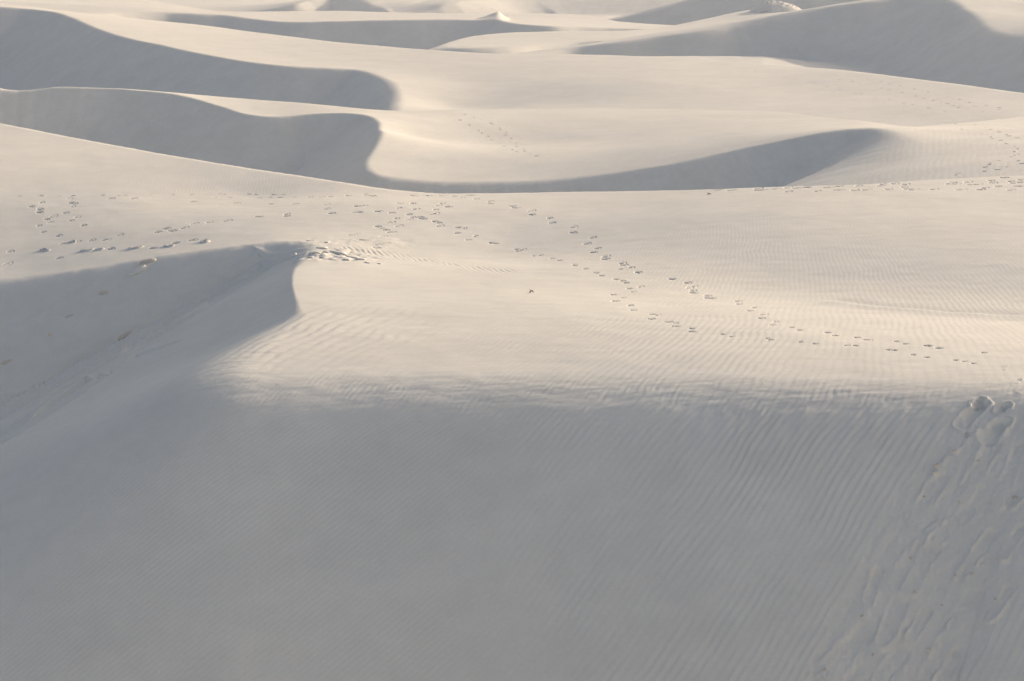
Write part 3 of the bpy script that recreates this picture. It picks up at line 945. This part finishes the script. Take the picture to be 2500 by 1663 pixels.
crumbs = [(2288, 1138, .10), (2281, 1158, .08), (2362, 1062, .06), (2330, 1105, .06), (2388, 1122, .05), (2256, 1210, .05), (2478, 1214, .09), (2343, 1222, .05), (2225, 1360, .07), (2235, 1450, .06), (2332, 1405, .05),
          (2372, 1402, .05), (2268, 1590, .07), (2133, 1598, .06), (2014, 1635, .06), (2300, 1474, .04), (2430, 1462, .05), (2105, 1505, .05), (2360, 1055, .05)]
for k, (u, v, w) in enumerate(crumbs):
    clod(u, v, w, w * .7, w * .55, None, parent=dune_a, seed=60 + k, d0=22, d1=40, name='sand_crumb')


def twig(u, v, label, seed, L=.10, d0=34, d1=62):
    x, y = hit(layer_a, u, v, d0, d1)
    if not x[0] == x[0]:
        return
    r = random.Random(seed)
    V, Fc = [], []

    def stick(p, q, a, b):
        o = len(V)
        d = (Vector(q) - Vector(p)).normalized()
        s = d.orthogonal().normalized(); t = d.cross(s)
        for c, rad in ((p, a), (q, b)):
            for i in range(5):
                an = 2 * math.pi * i / 5
                w = Vector(c) + (s * math.cos(an) + t * math.sin(an)) * rad
                V.append(tuple(w))
        Fc.extend([(o + i, o + (i + 1) % 5, o + 5 + (i + 1) % 5, o + 5 + i) for i in range(5)])
        Fc.append(tuple(o + 4 - i for i in range(5))); Fc.append(tuple(o + 5 + i for i in range(5)))
    stick((-L / 2, 0, .004), (0, .01, .05), .012, .011)
    stick((0, .01, .05), (L / 2, -.01, .012), .011, .006)
    stick((-.02, .005, .04), (-.06, .05, .07), .008, .004)
    stick((.02, .005, .045), (.05, -.05, .03), .007, .004)
    o = mesh_object('twig', V, Fc, twig_mat)
    o.location = (x[0], y[0], float(-layer_a(x, y)[0]))
    o.rotation_euler = (0, 0, r.uniform(-.4, .4))
    o['label'] = label; o['category'] = 'twig'


twig(1298, 715, 'dark broken twig lying alone on the sunlit plateau', 3)
twig(1731, 476, 'tiny dark twig just below the footprint strip on the ridge', 5, .08)


# bright crusted hummock with scrub on the far pale dune
def hummock():
    u, v = 1888, 26
    x, y = hit(layer_e, u, v, 225, 300)
    if x[0] != x[0]:
        x, y = plan(np.array([1888.]), np.array([22.]), np.array([7.5]))
    cx, cy = float(x[0]), float(y[0])
    root = bpy.data.objects.new('hummock', None)
    COL.objects.link(root)
    root.location = (cx, cy, float(-layer_e(np.array([cx]), np.array([cy]))[0]))
    root['label'] = 'bright crusted hummock with scrub on top of the far pale dune'
    root['category'] = 'hummock'
    n, m = 64, 40
    gx = np.linspace(-4.2, 4.6, n); gy = np.linspace(-3.4, 3.4, m)
    X, Y = np.meshgrid(gx, gy)
    e = np.sqrt((X / np.where(X < 0, 3.1, 3.9)) ** 2 + (Y / 3.0) ** 2)
    dome = 1.15 * np.clip(1 - e ** 2.2, -.25, 1)
    lump = 0.16 * np.abs(fbm(X * 1.1 + 4, Y * 1.1, 3)) + 0.07 * fbm(X * 4, Y * 4, 2)
    Z = dome + lump * np.clip(1.1 - e, 0, 1) * 1.6
    G = -layer_e(X + cx, Y + cy) + layer_e(np.array([cx]), np.array([cy]))[0]
    Z = np.maximum(Z + np.minimum(G, 0.0) * 0.5, G - 0.15)
    ob = grid_object('mound', X, Y, Z, sand)
    ob.parent = root
    r = random.Random(11)
    spots = [(-3.3, -1.6), (-2.9, -1.9), (-3.7, -1.3), (-2.6, -1.4), (-1.6, -2.6), (-1.2, -2.7), (-1.9, -2.5), (1.9, -1.2), (2.4, -1.0), (-1.6, -.6), (-.9, -.8), (.4, -.5), (1.2, -.4), (2.9, -.9), (0.9, -1.6)]
    for k, (a, b) in enumerate(spots):
        V, Fc = [], []
        big = .24 if k < 9 else .15
        for q in range(9):
            an = r.uniform(0, 6.28); l = big * r.uniform(.6, 1.2); w = .025
            dx, dy = math.cos(an), math.sin(an)
            t = r.uniform(.3, 1.0)
            o = len(V)
            V += [(-dy * w, dx * w, 0), (dy * w, -dx * w, 0), (dx * l * t + dy * w * .5, dy * l * t - dx * w * .5, l * .6), (dx * l * t * 1.4, dy * l * t * 1.4, l * .75)]
            Fc.append((o, o + 1, o + 2, o + 3))
        ob = mesh_object('scrub_tuft', V, Fc, scrub, root, smooth=False)
        i = int(np.abs(gy - b).argmin()); j = int(np.abs(gx - a).argmin())
        ob.location = (a, b, float(Z[i, j]) - .02)


scrub = sand_material('dry_scrub', (0.16, 0.13, 0.085), 1.0, 0.2, 0.01)
hummock()

# thin dusty air
hm = bpy.data.materials.new('dusty_air'); hm.use_nodes = True
hm.node_tree.nodes.clear()
hv = hm.node_tree.nodes.new('ShaderNodeVolumePrincipled'); hv.inputs['Color'].default_value = (.9, .92, .95, 1); hv.inputs['Density'].default_value = 0.0006
hv.inputs['Anisotropy'].default_value = 0.3
ho = hm.node_tree.nodes.new('ShaderNodeOutputMaterial'); hm.node_tree.links.new(hv.outputs[0], ho.inputs['Volume'])
HAZE_TOP = max(0.0, max(float(max((o.matrix_world @ Vector(c)).z for c in o.bound_box)) for o in COL.objects if o.type == 'MESH')) + 1.0
print('haze top', HAZE_TOP)
R = 7200
V = [(x, y, z) for z in (-19.0, HAZE_TOP) for x, y in ((-R, -R), (R, -R), (R, R), (-R, R))]
haze = mesh_object('haze', V, [(3, 2, 1, 0), (4, 5, 6, 7), (0, 1, 5, 4), (1, 2, 6, 5), (2, 3, 7, 6), (3, 0, 4, 7)], hm, smooth=False)
haze['kind'] = 'stuff'; haze['label'] = 'thin dusty air over the dunes'
